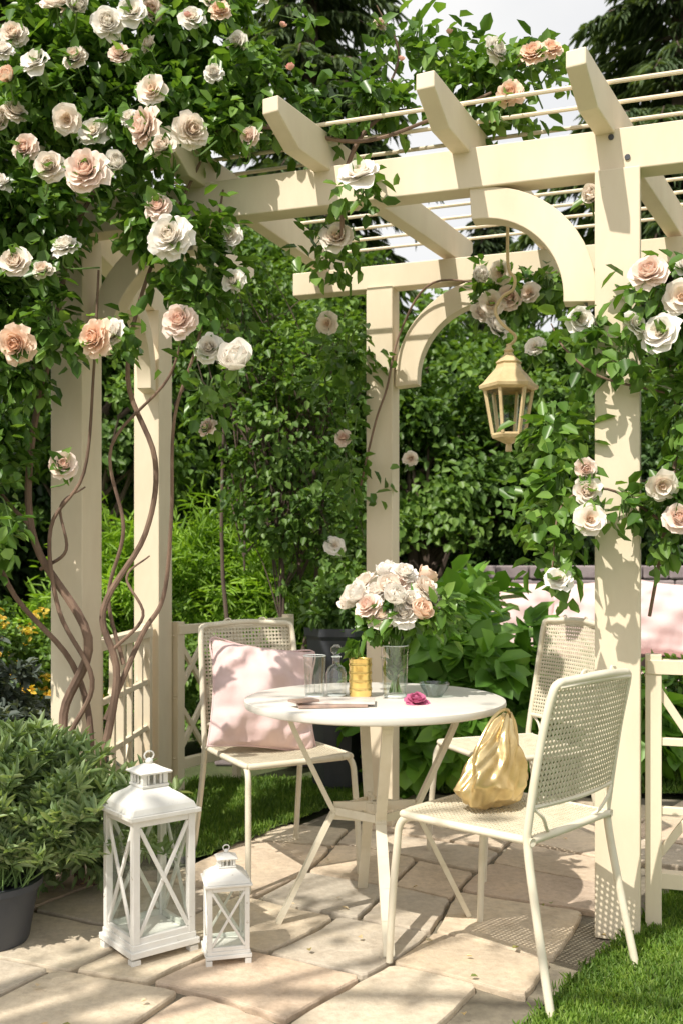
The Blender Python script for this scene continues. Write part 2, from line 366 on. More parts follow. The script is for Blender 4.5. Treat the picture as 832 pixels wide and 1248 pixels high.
dv=unit(np.array([.5,.866,0]))
for k in range(10):
    o=-.10+k*.15; p0=FB(1.75)+dv*o; p1=FB(-1.5)+dv*o
    B=MB(); z=2.668; B.tube([p0+[0,0,z],(p0+p1)/2+[0,0,z+.006],p1+[0,0,z]],.0075,8,4); B.obj('roof_rod',M_wood,pg,True)
def brace(post,dirn,r=.38,wd=.10,th_=.07):
    dirn=unit(np.array(dirn,float)); pd=np.array([-dirn[1],dirn[0],0]); b_=MB()
    c=np.array(post)+dirn*(.069+r); zc=2.415-r; vs=[]; K=16
    for i in range(K+1):
        q=R(-4)+R(98)*i/K
        for rr in (r-wd,r+.004):
            for s_ in (-1,1):
                pz=zc+rr*math.sin(q); vs.append(c-dirn*rr*math.cos(q)+pd*s_*th_/2+np.array([0,0,min(pz,2.43)]))
    fs=[]
    for i in range(K):
        a=i*4; e=a+4; fs+=[(a,a+1,e+1,e),(a+2,e+2,e+3,a+3),(a,e,e+2,a+2),(a+1,a+3,e+3,e+1)]
    fs+=[(0,2,3,1),(K*4,K*4+1,K*4+3,K*4+2)]; b_.add(vs,fs); b_.obj('curved_brace',M_wood,pg,True,bevel=.003)
brace(PR,-U); brace(PL,U,r=.42); brace(PB,U,r=.42)
brace(PLB,np.array(PL)-np.array(PLB))
B=MB(); nn=np.array([U[1],-U[0],0])
for dx,dz in ((-.02,.04),(.03,-.03)):
    p=PR+U*dx+nn*.044; B.tube([p+[0,0,2.483+dz],p+nn*.006+[0,0,2.483+dz]],.009,10,1)
B.obj('bolts',M_dark,pg)

# ------------------------------------------------------------ fences
def fence(p0,p1,h=.84,n=4,zb=.16,star=False):
    p0=np.array([*p0,0.]);p1=np.array([*p1,0.]); L=np.linalg.norm(p1-p0); d=(p1-p0)/L; b_=MB(); q=np.array([d[1],-d[0],0])
    b_.beam(p0+[0,0,h],p1+[0,0,h],.06,.045); b_.beam(p0+[0,0,zb],p1+[0,0,zb],.045,.05)
    zs=zb+.025; zt=h-.0225; pn=L/n; zm=(zs+zt)/2
    for i in range(n):
        a=p0+d*pn*i; c=a+d*pn; off=q*.002
        if i: b_.beam(a+[0,0,zs-.19],a+[0,0,zt],.035,.035,d)
        if star:
            m_=(a+c)/2
            b_.beam(a+[0,0,zs]+off,c+[0,0,zt]+off,.022,.026); b_.beam(c+[0,0,zs]-off,a+[0,0,zt]-off,.022,.026)
            for s1,z1,s2,z2 in ((m_,zs,a,zm),(a,zm,m_,zt),(m_,zt,c,zm),(c,zm,m_,zs)): b_.beam(s1+[0,0,z1]+off*2.5,s2+[0,0,z2]+off*2.5,.020,.024)
            continue
        x1=a+d*pn*.30; x2=a+d*pn*.70
        for x in (x1,x2): b_.beam(x+off+[0,0,zs],x+off+[0,0,zt],.024,.024,d)
        b_.beam(a+off*2+[0,0,zm+.10],c+off*2+[0,0,zm+.10],.022,.024); b_.beam(a+off*2+[0,0,zm-.12],c+off*2+[0,0,zm-.12],.022,.024)
        for (s1,e1,z1,z2) in ((a,x1,zs,zm-.13),(c,x2,zs,zm-.13),(a,x1,zt,zm+.11),(c,x2,zt,zm+.11)):
            b_.beam(s1+[0,0,z1]-off*3,e1+[0,0,z2]-off*3,.02,.024)
    for e in (p0+d*.02,p1-d*.02): b_.beam(e,e+[0,0,h+.04],.05,.05,d)
    return b_.obj('trellis_fence',M_wood,bevel=.002)
fence((PL[0]+.02,PL[1]+.10),(PLB[0]-.01,PLB[1]-.10),n=2)
fence((PLB[0]+.10,PLB[1]+.05),(-.30,5.75),n=2,star=True)
q=FB(-.10); q2=FB(-1.9); fence((q[0],q[1]+.04),(q2[0],q2[1]+.04),n=4)

# ------------------------------------------------------------ table
tb=empty('round_bistro_table',(.108,3.24,0),R(12))
B=MB(); B.rev([(.02,.700),(.405,.700),(.424,.706),(.428,.716),(.426,.727),(.418,.730),(.0,.7305)],72,cap=False); B.obj('table_top',M_top,tb,True)
B=MB(); B.rev([(.27,.682),(.29,.682),(.29,.699),(.27,.699),(.27,.682)],48,cap=False)
for k in range(4):
    a=R(-90-6+90*k); c_,s_=math.cos(a),math.sin(a)
    def rp(r,z): return np.array([r*c_,r*s_,z])
    pts=[rp(.285,.695),rp(.265,.63),rp(.155,.40),rp(.135,.36),rp(.155,.32),rp(.30,.03),rp(.315,.0)]
    pp=catmull(pts,4)
    for i in range(len(pp)-1): B.beam(pp[i],pp[i+1]+(pp[i+1]-pp[i])*.02,.034,.016,np.array([c_,s_,.4]))
    B.beam(rp(.135,.375),rp(.0,.375),.014,.03); B.beam(rp(.145,.345),rp(.0,.332),.012,.022)
B.rev([(.133,.350),(.145,.350),(.145,.375),(.133,.375),(.133,.350)],4,rot=R(-96),cap=False)
B.rev([(.03,.335),(.03,.385)],20)
B.obj('table_legs',M_frame,tb,bevel=.002)

# ------------------------------------------------------------ chairs
def chair(loc,face,h=.88):
    rz=math.atan2(face[1],face[0])-math.pi/2
    e=empty('garden_chair',(loc[0],loc[1],0),rz); B=MB(); r=.0115
    sw,sf,sb,sz=.215,.215,-.20,.44
    ring=[(-sw+.05,sf,sz),(sw-.05,sf,sz),(sw-.012,sf-.012,sz),(sw,sf-.05,sz),(sw-.01,sb,sz),(sw-.04,sb-.02,sz),(-sw+.04,sb-.02,sz),(-sw+.01,sb,sz),(-sw,sf-.05,sz),(-sw+.012,sf-.012,sz),(-sw+.05,sf,sz)]
    B.tube(ring,r,10,4)
    for s_ in (-1,1):
        B.tube([(s_*(sw-.01),sf-.10,sz-.002),(s_*(sw-.005),sf-.03,sz-.006),(s_*(sw),sf+.002,sz-.035),(s_*(sw+.003),sf+.01,sz-.10),(s_*(sw+.008),sf+.022,.2),(s_*(sw+.012),sf+.032,.0)],[r,r,r,r,r,r*.9],10,6)
        B.tube([(s_*(sw+.015),sb-.10,0),(s_*(sw+.004),sb-.05,.24),(s_*(sw-.002),sb-.018,.42),(s_*(sw-.002),sb-.022,.50),(s_*(sw-.006),sb-.055,.70),(s_*(sw-.012),sb-.085,h-.03),(s_*(sw-.03),sb-.094,h-.002),(s_*(sw-.06),sb-.098,h+.002)],r,10,6)
        B.tube([(s_*(sw-.006),sb-.03,.53),(s_*(sw-.04),sb-.04,.50),(s_*(sw-.075),sb-.03,.462),(s_*(sw-.10),sb-.02,.45)],.005,6,4)
    B.tube([(-sw+.06,sb-.098,h+.002),(0,sb-.118,h+.010),(sw-.06,sb-.098,h+.002)],r,10,8)
    B.tube([(-sw+.008,sb-.028,.53),(0,sb-.048,.53),(sw-.008,sb-.028,.53)],r*.75,8,8)
    for s_ in (-1,1):
        q=[]; 
        for k in range(9):
            a=k/8*5.0; rr=.018-.0015*k; q.append((s_*(.075+rr*math.cos(a)),sb-.108,h+.012+.010*math.sin(a)+.004))
        B.tube(q,.0035,6,2)
    B.tube([(-.19,sb-.100,h-.012),(0,sb-.116,h-.004),(.19,sb-.100,h-.012)],.006,6,6)
    B.obj('frame',M_frame,e,True)
    def bk(u,v):
        x=u*(sw-.008); z=.53+(h-.012-.53)*v; y=sb-.028-.064*v-(.02)*(1-u*u); return (x,y,z)
    def st(u,v):
        return (u*(sw-.004),sb-.015+(sf-sb+.012)*v,sz+.006-.010*math.sin(math.pi*v)*(1-u*u))
    for nm,f,W_,H_ in (('cane_back',bk,.42,h-.55),('cane_seat',st,.42,.42)):
        G=MB(); pit=.0145
        def strip(u0,v0,u1,v1,wd,off,seg=8):
            du,dv_=(u1-u0)*W_,(v1-v0)*H_; L=math.hypot(du,dv_)
            if L<.004: return
            nu,nv=-dv_/L*wd/2/W_,du/L*wd/2/H_
            vs=[]; 
            for i in range(seg+1):
                k=i/seg; u=u0+(u1-u0)*k; v=v0+(v1-v0)*k
                for s_ in (-1,1):
                    p=f((u+s_*nu)*2-1,v+s_*nv); p=np.array(p); p[1 if nm=='cane_back' else 2]+=off; vs.append(p)
            G.add(vs,[(2*i,2*i+1,2*i+3,2*i+2) for i in range(seg)])
        nx=int(W_/pit); ny=int(H_/pit)
        for i in range(nx+1): strip(i/nx,0,i/nx,1,.0056,0)
        for j in range(ny+1): strip(0,j/ny,1,j/ny,.0056,.0008)
        for k in range(-ny,nx+1,1):
            for sg in (1,-1):
                a0=max(0,k+.5); b0=min(nx,k+.5+ny)
                if b0<=a0: continue
                u0,u1=a0/nx,b0/nx; v0,v1=(a0-k-.5)/ny,(b0-k-.5)/ny
                if sg<0: v0,v1=1-v0,1-v1
                strip(u0,v0,u1,v1,.0024,.0016*sg,5)
        g=G.obj(nm,M_cane,e); sm=g.modifiers.new('thick','SOLIDIFY'); sm.thickness=.0022
    return e
c1=chair((-.25,3.82),(.48,-.87),.92)
c2=chair((.475,2.885),(-.73,.69),.86)
c3=chair((.67,3.92),(-.93,-.36),.93)

# ------------------------------------------------------------ pillow / sofa
def pillow(name,W,H,T,mat,parent=None,seed=0):
    N=40; b_=MB(); r_=random.Random(seed); ph=[r_.uniform(0,6) for _ in range(6)]
    for sgn in (1,-1):
        vs=[]
        for j in range(N+1):
            for i in range(N+1):
                u=-1+2*i/N; v=-1+2*j/N
                x=u*W/2*(1-.075*(1-v*v)); y=v*H/2*(1-.075*(1-u*u))
                e_=max(0,(1-u**2))**.5*max(0,(1-v**2))**.5
                z=T/2*e_**.85*sgn
                cr=abs(u*v); ed=1-e_
                z+=sgn*e_*(.014*math.sin(9*(u+v)*cr+ph[0])+.011*math.sin(7*u-5*v+ph[1])+.012*math.sin(14*(u-v)*cr+ph[2])+.006*math.sin(11*v+3*u+ph[3])+.009*ed*math.sin(26*u+ph[4])+.009*ed*math.sin(24*v+ph[5]))
                vs.append((x,y,z))
        fs=[(j*(N+1)+i,j*(N+1)+i+1,(j+1)*(N+1)+i+1,(j+1)*(N+1)+i) for j in range(N) for i in range(N)]
        b_.add(vs,fs if sgn>0 else [f[::-1] for f in fs])
    edge=[( u*W/2,v*H/2,0) for u,v in ((-1,-1),(-.5,-1+.055),(0,-1+.075),(.5,-1+.055),(1,-1),(1-.055,-.5),(1-.075,0),(1-.055,.5),(1,1),(.5,1-.055),(0,1-.075),(-.5,1-.055),(-1,1),(-1+.055,.5),(-1+.075,0),(-1+.055,-.5),(-1,-1))]
    b_.tube(edge,.004,6,4)
    o=b_.obj(name,mat,parent,True); return o
p=pillow('pink_cushion',.45,.43,.17,M_pink,seed=3)
f=Vector((.48,-.87,0)); right=Vector((.87,.48,0)); 
tiltup=(Vector((0,0,1))*.93-f*.36).normalized(); nrm=right.cross(tiltup)
p.matrix_world=Matrix.Translation(Vector((-.25,3.82,0))-f*.09+Vector((-.015,-.01,.445+.20)))@Matrix((right,tiltup,nrm)).transposed().to_4x4()@Matrix.Rotation(R(-10),4,'Z')
sf=empty('outdoor_sofa',(1.75,6.15,0),R(-8))
B=MB(); B.box((0,0,.24),(2.0,.8,.20)); B.box((0,.36,.52),(2.0,.10,.36)); B.box((-.98,0,.4),(.1,.8,.4)); B.box((.98,0,.4),(.1,.8,.4))
for x in (-.9,.9):
    for y in (-.33,.33): B.box((x,y,.07),(.06,.06,.14))
B.obj('frame',M_seat,sf,bevel=.01)
for i,x in enumerate((-.47,.47)):
    o=pillow('seat_cushion',.92,.75,.2,M_pink,sf,seed=20+i); o.location=(x,-.02,.42)
for i,(x,rr) in enumerate(((-.66,.05),(-.2,-.08),(.3,.1),(.72,-.06))):
    o=pillow('back_cushion',.55,.50,.2,M_pink,sf,seed=30+i); o.rotation_euler=(R(74),rr,R(i*4-5)); o.location=(x,.16,.82)

# ------------------------------------------------------------ floor lanterns
def lantern(loc,rz,s,hb):
    e=empty('candle_lantern',loc,rz); B=MB(); w_=.205*s; t_=.020*s+.002
    q=w_/2
    B.box((0,0,.018*s+.012),(w_*1.10,w_*1.10,.018*s)); B.box((0,0,.036*s+.012),(w_*1.02,w_*1.02,.018*s))
    for x in (-1,1):
        for y in (-1,1): B.box((x*q*.93,y*q*.93,.006),(t_*1.3,t_*1.3,.018))
    z0=.045*s+.012; z1=hb
    for x in (-1,1):
        for y in (-1,1): B.box((x*(q-t_/2),y*(q-t_/2),(z0+z1)/2),(t_,t_,z1-z0))
    for k in range(4):
        a=k*math.pi/2; c_,s_=math.cos(a),math.sin(a); L=q-t_
        def pt(u,z,o=0): 
            d=q-t_*.42+o; return np.array([u*L*-s_+d*c_,u*L*c_+d*s_,z])
        nrm=np.array([c_,s_,0])
        B.beam(pt(-1,z0+t_*.4),pt(1,z0+t_*.4),t_*.6,t_*.8); B.beam(pt(-1,z1-t_*.4),pt(1,z1-t_*.4),t_*.6,t_*.8)
        B.beam(pt(-1,z0+t_,.001),pt(1,z1-t_,.001),t_*.55,t_*.35,nrm); B.beam(pt(1,z0+t_,.003),pt(-1,z1-t_,.003),t_*.55,t_*.35,nrm)
    B.obj('body',M_white,e,bevel=.0015)
    B=MB(); k2=math.sqrt(2)
    def sqr(prof): B.rev([(r*k2,z) for r,z in prof],4,rot=math.pi/4)
    sqr([(q*1.02,z1),(q*1.13,z1+.004),(q*1.13,z1+.016*s)])
    sqr([(q*1.04,z1+.0165*s),(q*.98,z1+.034*s),(q*.72,z1+.056*s),(q*.50,z1+.070*s),(q*.40,z1+.080*s)])
    sqr([(q*.44,z1+.0805*s),(q*.44,z1+.088*s)])
    for x in (-1,1):
        for y in (-1,1): B.box((x*q*.34,y*q*.34,z1+.104*s),(q*.14,q*.14,.031*s))
    for x in (-1,0,1):
        B.box((x*q*.2,q*.345,z1+.104*s),(q*.07,q*.05,.031*s)); B.box((x*q*.2,-q*.345,z1+.104*s),(q*.07,q*.05,.031*s))
        B.box((q*.345,x*q*.2,z1+.104*s),(q*.05,q*.07,.031*s)); B.box((-q*.345,x*q*.2,z1+.104*s),(q*.05,q*.07,.031*s))
    sqr([(q*.50,z1+.120*s),(q*.52,z1+.126*s),(q*.30,z1+.136*s),(q*.12,z1+.146*s)])
    B.rev([(.006*s,z1+.143*s),(.012*s,z1+.150*s),(.012*s,z1+.156*s),(.006*s,z1+.162*s),(.0,z1+.164*s)],14)
    a=[(.016*s*math.cos(i/8*math.pi*2),0,z1+.170*s+.013*s*math.sin(i/8*math.pi*2)) for i in range(9)]
    B.obj('roof',M_white,e,bevel=.0015)
    B=MB(); B.tube(a,.0022*s+.0005,6,3); B.obj('handle',M_white,e,True)
    B=MB()
    for k in range(4):
        aa=k*math.pi/2; c_,s_=math.cos(aa),math.sin(aa); d=q-t_*.8; L=q-t_*.9
        B.add([(-s_*u*L+c_*d,c_*u*L+s_*d,z) for u,z in ((-1,z0),(1,z0),(1,z1),(-1,z1))],[(0,1,2,3)])
    B.obj('glass_panes',M_glass2,e)
    return e
lantern((-.585,3.0,.001),R(38),1.0,.415)
lantern((-.342,2.93,.001),R(14),.60,.222)

# ------------------------------------------------------------ hanging lantern
hl=empty('hanging_lantern',(.61,3.60,1.56),0); hl.scale=(1.08,1.08,1.06)
B=MB(); 
B.rev([(.0,.035),(.012,.02),(.010,.045),(.03,.055),(.055,.065),(.06,.075),(.058,.082)],6,cap=False)
for k in range(6):
    a=k*math.pi/3; B.beam((.055*math.cos(a),.055*math.sin(a),.08),(.082*math.cos(a),.082*math.sin(a),.235),.010,.010,(math.cos(a),math.sin(a),.2))
B.rev([(.083,.228),(.100,.236),(.102,.246),(.088,.256),(.066,.283),(.046,.305),(.040,.320),(.045,.326),(.036,.335),(.018,.352),(.012,.366)],6,cap=False)
B.rev([(.012,.36),(.018,.368),(.010,.378),(.008,.39),(.0,.392)],14,cap=False); B.obj('housing',M_brass,hl,bevel=.001)
B=MB(); B.tube([(0,0,.385),(.018,0,.40),(.022,0,.42),(.0,0,.44),(-.03,0,.47),(-.045,0,.51),(-.02,0,.555),(.015,0,.58),(.02,0,.62),(.0,0,.65),(-.004,0,.75),(.0,0,.93)],.0055,8,6); B.obj('hook',M_brass,hl,True)
B=MB(); 
for k in range(6):
    a,b_=k*math.pi/3,(k+1)*math.pi/3
    B.add([(.052*math.cos(a),.052*math.sin(a),.08),(.052*math.cos(b_),.052*math.sin(b_),.08),(.079*math.cos(b_),.079*math.sin(b_),.235),(.079*math.cos(a),.079*math.sin(a),.235)],[(0,1,2,3)])
B.obj('glass_panes',M_glass2,hl)

# ------------------------------------------------------------ things on the table
ZT=.7315
M_rim=paint('glass_rim_painted_glint',(.75,.8,.78),(.65,.7,.68),.12,20,None,.02)  # opaque pale colour on rims and bases paints in the glass's sky brightness
e=empty('glass_tumbler',(-.088,3.25,ZT)); B=MB(); B.rev([(.029,.004),(.031,.006),(.037,.135)],32,cap=False)
B.rev([(0,.010),(.030,.010)],32,cap=False)
for k in range(12):
    a=k*math.pi/6; B.tube([(.0315*math.cos(a),.0315*math.sin(a),.01),(.0345*math.cos(a),.0345*math.sin(a),.075)],.0016,5,1)
B.obj('body',M_glass,e,True)
B=MB(); B.rev([(.0366,.1335),(.0380,.135),(.0366,.1365),(.0356,.135),(.0366,.1335)],32,cap=False); B.rev([(.0,.0),(.0305,.0),(.0315,.003),(.030,.006),(0,.006)],32,cap=False); B.obj('rim_and_base',M_rim,e,True)
e=empty('glass_decanter',(-.017,3.27,ZT)); B=MB(); B.rev([(.028,.004),(.034,.010),(.034,.075),(.026,.095),(.012,.105),(.012,.125),(.016,.13)],28,cap=False); B.rev([(0,.055),(.0335,.055)],28,cap=False); B.obj('body',M_glass,e,True)
B=MB(); B.rev([(.0155,.1285),(.0175,.130),(.0155,.1315),(.0145,.130),(.0155,.1285)],24,cap=False); B.rev([(0,0),(.030,0),(.0335,.004),(.030,.006),(0,.006)],28,cap=False); B.obj('rim_and_base',M_rim,e,True)
B=MB(); B.rev([(0,.126),(.009,.128),(.010,.137),(.018,.146),(.018,.160),(.008,.170),(0,.171)],16,cap=False); B.obj('stopper',M_glass,e,True)
e=empty('gold_cup',(.062,3.25,ZT)); B=MB(); B.rev([(0,0),(.034,0),(.037,.004),(.037,.122),(.040,.126),(.037,.126),(.034,.12),(.034,.01),(0,.008)],32,cap=False)
for k in range(4): B.rev([(.0375,.02+k*.027),(.0390,.025+k*.027),(.0375,.030+k*.027)],32,cap=False)
B.obj('cup',M_gold,e,True)
vs=empty('flower_vase',(.175,3.24,ZT)); B=MB(); B.rev([(.034,.004),(.040,.008),(.041,.03),(.045,.165),(.047,.17)],36,cap=False); B.obj('vase',M_glass,vs,True)
B=MB(); B.rev([(.0465,.1685),(.0482,.170),(.0465,.1715),(.0455,.170),(.0465,.1685)],36,cap=False); B.rev([(0,0),(.036,0),(.0395,.005),(.036,.009),(0,.009)],36,cap=False); B.obj('rim_and_base',M_rim,vs,True)
B=MB(); B.rev([(.036,.013),(.041,.091)],28,cap=False); B.rev([(.0,.0912),(.041,.0912)],28,cap=False); B.obj('water',glassmat('vase_water',(.93,.97,.94),.04,.3),vs,True)
heads=[(-.12,-.02,.305),(-.045,-.07,.245),(-.06,.0,.32),(.0,-.03,.345),(.045,-.07,.29),(.075,-.09,.255),(.10,-.02,.335),(.05,.04,.37),(-.02,.05,.375),(-.10,.05,.35),(.125,.03,.30),(-.09,-.06,.275),(.0,-.095,.30),(.10,.06,.36),(-.14,.03,.28),(.03,-.01,.38),(.02,-.09,.25),(-.02,-.06,.33)]
B=MB(); L=Leaves()
for i,(x,y,z) in enumerate(heads):
    z+=.028
    B.tube([(-x*.15,-y*.15,.015),(x*.2,y*.2,.16),(x*.9,y*.9,z-.02)],.0026,6,5)
    mi=[2,0,2,1,2,4,0,2][i%8]
    me=random.choice([b_[2] for b_ in BM if b_[1]==mi and b_[0]!=1]); put_bloom(vs,(x,y,z),.052,(x*2.2,y*2-.16,.28),me,'rose')
L.blob((0,0,.25),(.14,.12,.07),160,18,.05,.06,.035,shell=.6)
L.blob((.14,-.02,.30),(.06,.06,.10),60,8,.04,.06,.03)
p=np.array([[0,0,.05]])+rng.normal(size=(60,3))*np.array([.012,.012,.03]); L.put(p+np.array([0,0,.04]),rnd(60)+np.array([0,0,1.2]),rnd(60),.05,.016)
B.obj('stems',M_stem,vs,True); L.obj('leaves',L_rose,vs)
B=MB(); B.rev([(0,0),(.025,0),(.028,.006),(.045,.03),(.05,.046)],32,cap=False); B.obj('glass_bowl',glassmat('smoked_glass',(.5,.6,.56),.12,.6),None,True,loc=(.306,3.25,ZT))
o=put_bloom(None,(.235,3.08,ZT+.012),.040,(.1,-.45,1),bloom('loose_rose_mesh',full,77),'cut_rose'); o.data.materials.append(M_magenta)
e=empty('magazine_stack',(-.035,3.06,ZT),R(8))
B=MB(); B.box((0,0,.004),(.21,.15,.007)); B.obj('magazine',M_pinkpaper,e,bevel=.001)
B=MB(); B.box((.03,.01,.011),(.22,.13,.006),R(-10)); B.obj('magazine_top',M_paper,e,bevel=.001)
B=MB(); B.box((-.085,-.025,.018),(.085,.05,.007),R(25)); B.obj('notebook',M_pinkpaper,e,bevel=.001)

# ------------------------------------------------------------ handbag
bg=empty('gold_handbag',(.445,2.93,.450),R(35)); bg.scale=(.86,.86,.92); B=MB(); NU,NV=96,48; vs_=[]
for j in range(NV+1):
    v=j/NV
    wx=np.interp(v,[0,.08,.25,.5,.75,.92,1],[.04,.115,.145,.110,.07,.04,.02]); wy=np.interp(v,[0,.08,.25,.5,.75,.92,1],[.03,.07,.085,.07,.045,.024,.012])
    for i in range(NU):
        a=2*math.pi*i/NU; fo=1+.10*math.sin(7*a+3*v)*(.3+v)+.08*math.sin(12*a-5*v+1)*v+.05*math.sin(4*a+11*v)+.04*math.sin(9*a+17*v)+.03*math.sin(15*a-20*v+2)
        vs_.append((wx*math.cos(a)*fo+.075*v*v,wy*math.sin(a)*fo,.285*v+.010*math.sin(3*a+8*v)*(1 if j else 0)))
B.add(vs_,[(j*NU+i,j*NU+(i+1)%NU,(j+1)*NU+(i+1)%NU,(j+1)*NU+i) for j in range(NV) for i in range(NU)]+[tuple(range(NU))[::-1],tuple(NV*NU+i for i in range(NU))])
B.obj('bag_body',M_bag,bg,True)
B=MB(); B.tube([(-.1,-.02,.1),(-.12,-.05,.19),(-.03,-.04,.29),(.08,0,.30),(.12,.03,.2),(.09,.04,.1)],.006,8,8); B.obj('strap',M_bag,bg,True)

# ------------------------------------------------------------ walls
def blockwall(name,p0,p1,h,th_,mat,bl=.28,bh=.12):
    p0=np.array([*p0,0.]);p1=np.array([*p1,0.]);L=np.linalg.norm(p1-p0);d=(p1-p0)/L; b_=MB(); rz=math.atan2(d[1],d[0]); z=-.03
    while z<h-.02:
        hh=bh*random.uniform(.8,1.15); x=-random.uniform(0,bl*.6)
        while x<L:
            w_=bl*random.uniform(.6,1.4); a=max(x,0); e_=min(x+w_,L)
            if e_-a>.03:
                c=p0+d*(a+e_)/2; b_.box((c[0],c[1]+random.uniform(-.01,.01),z+hh/2),(e_-a-.008,th_,hh-.008),rz)
            x+=w_
        z+=hh
    return b_.obj(name,mat,bevel=.012)
M_pw=paint('mauve_stone',(.32,.27,.27),(.21,.17,.175),.9,7,None,.8)
blockwall('stone_retaining_wall',(1.0,7.3),(6.5,7.1),1.16,.3,M_pw)
blockwall('stone_edging',(-.75,5.95),(1.5,5.80),.30,.22,M_pw,.25,.1)

# ------------------------------------------------------------ plants
def pot(name,x,y,r,h,mat,parent):
    B=MB(); B.rev([(0,0),(r*.75,0),(r*.78,.01),(r*.97,h*.9),(r*1.05,h*.9),(r*1.05,h),(r*.93,h),(r*.9,h*.88),(0,h*.87)],36,cap=False); B.obj('pot',mat,parent,True,loc=(x,y,0))
e=empty('potted_sage_plant',(0,0,0)); pot('pot',-1.09,3.06,.15,.19,M_dark,e)
L=Leaves(); B=MB()
for k in range(280):
    a=random.uniform(0,6.28); rr=abs(random.gauss(0,.21)); tip=np.array([-1.03+rr*math.cos(a)*1.15,3.08+rr*math.sin(a)*.8,random.uniform(.30,.66)-.35*rr**1.2])
    b0=np.array([-1.08+random.gauss(0,.05),3.06+random.gauss(0,.05),.18]); pts=catmull([b0,(b0+tip)/2+np.array([0,0,.08]),tip],5); B.tube(pts,.0025,5,1)
    for q in pts[2:]:
        n=9; p_=np.repeat(q[None],n,0)+rnd(n)*.006; ax=rnd(n)+np.array([0,0,.7])+unit(tip-b0)*.5; L.put(p_,ax,rnd(n)+np.array([0,0,1]),rng.uniform(.035,.075,n),rng.uniform(.010,.018,n),droop=.2)
B.obj('stems',M_stem,e); L.obj('leaves',L_sage,e)
L=Leaves(); L.blob((-1.45,3.35,.28),(.35,.35,.30),6000,60,.09,.06,.018); L.blob((-1.0,3.55,.18),(.22,.2,.22),3000,40,.08,.05,.018); L.obj('sage_bush',L_sage)
L=Leaves(); L.blob((-1.75,4.5,.45),(.45,.4,.42),7000,60,.12,.055,.03); L.blob((-1.35,4.2,.3),(.3,.3,.3),3500,40,.1,.05,.028); L.obj('bluegrey_bush',L_blue)
e=empty('yellow_flowering_shrub'); L=Leaves(); L.blob((-2.05,5.6,.52),(.7,.5,.42),7000,70,.12,.05,.028); L.obj('leaves',L_mid,e)
L=Leaves(); L.blob((-2.1,5.45,.52),(.6,.5,.36),1500,120,.05,.030,.024,shell=.9); L.obj('flowers',L_yel,e)
L=Leaves()
for c,r in (((-.95,6.9,.98),(.80,.5,.55)),((-.35,6.7,.8),(.5,.4,.45)),((-1.6,7.1,.8),(.6,.4,.6))): L.blob(c,r,10000,220,.14,.13,.016,shell=.5,drop=.0)
L.obj('bamboo_shrub',L_lime)
L=Leaves()
for c,r,n in (((.62,5.0,.60),(.40,.35,.42),950),((.30,5.05,.45),(.33,.3,.35),600),((.98,5.1,.42),(.36,.3,.30),520),((.62,5.5,.80),(.34,.3,.32),450),((1.5,5.3,.35),(.3,.3,.3),300)): L.blob(c,r,n,70,.10,.15,.10,shell=.55,drop=.35,fold=.12)
L.obj('hydrangea_bush',L_big)
e=empty('tall_planter'); B=MB(); B.rev([(0,0),(.11,0),(.13,.03),(.16,.78),(.175,.80),(.175,.84),(.15,.84),(.14,.8),(0,.79)],6,cap=False); B.obj('pot',M_dark,e,loc=(-.02,5.15,0))
L=Leaves(); L.blob((-.02,5.15,.92),(.18,.16,.14),500,25,.06,.07,.03); L.obj('leaves',L_mid,e)
L=Leaves(); L.blob((.1,6.1,.45),(.5,.3,.35),5000,60,.1,.05,.03); L.blob((1.9,5.35,.4),(.8,.25,.3),6000,60,.1,.05,.03); L.blob((-.9,6.2,.40),(.5,.3,.45),5000,50,.1,.05,.03); L.obj('low_shrub',L_mid)

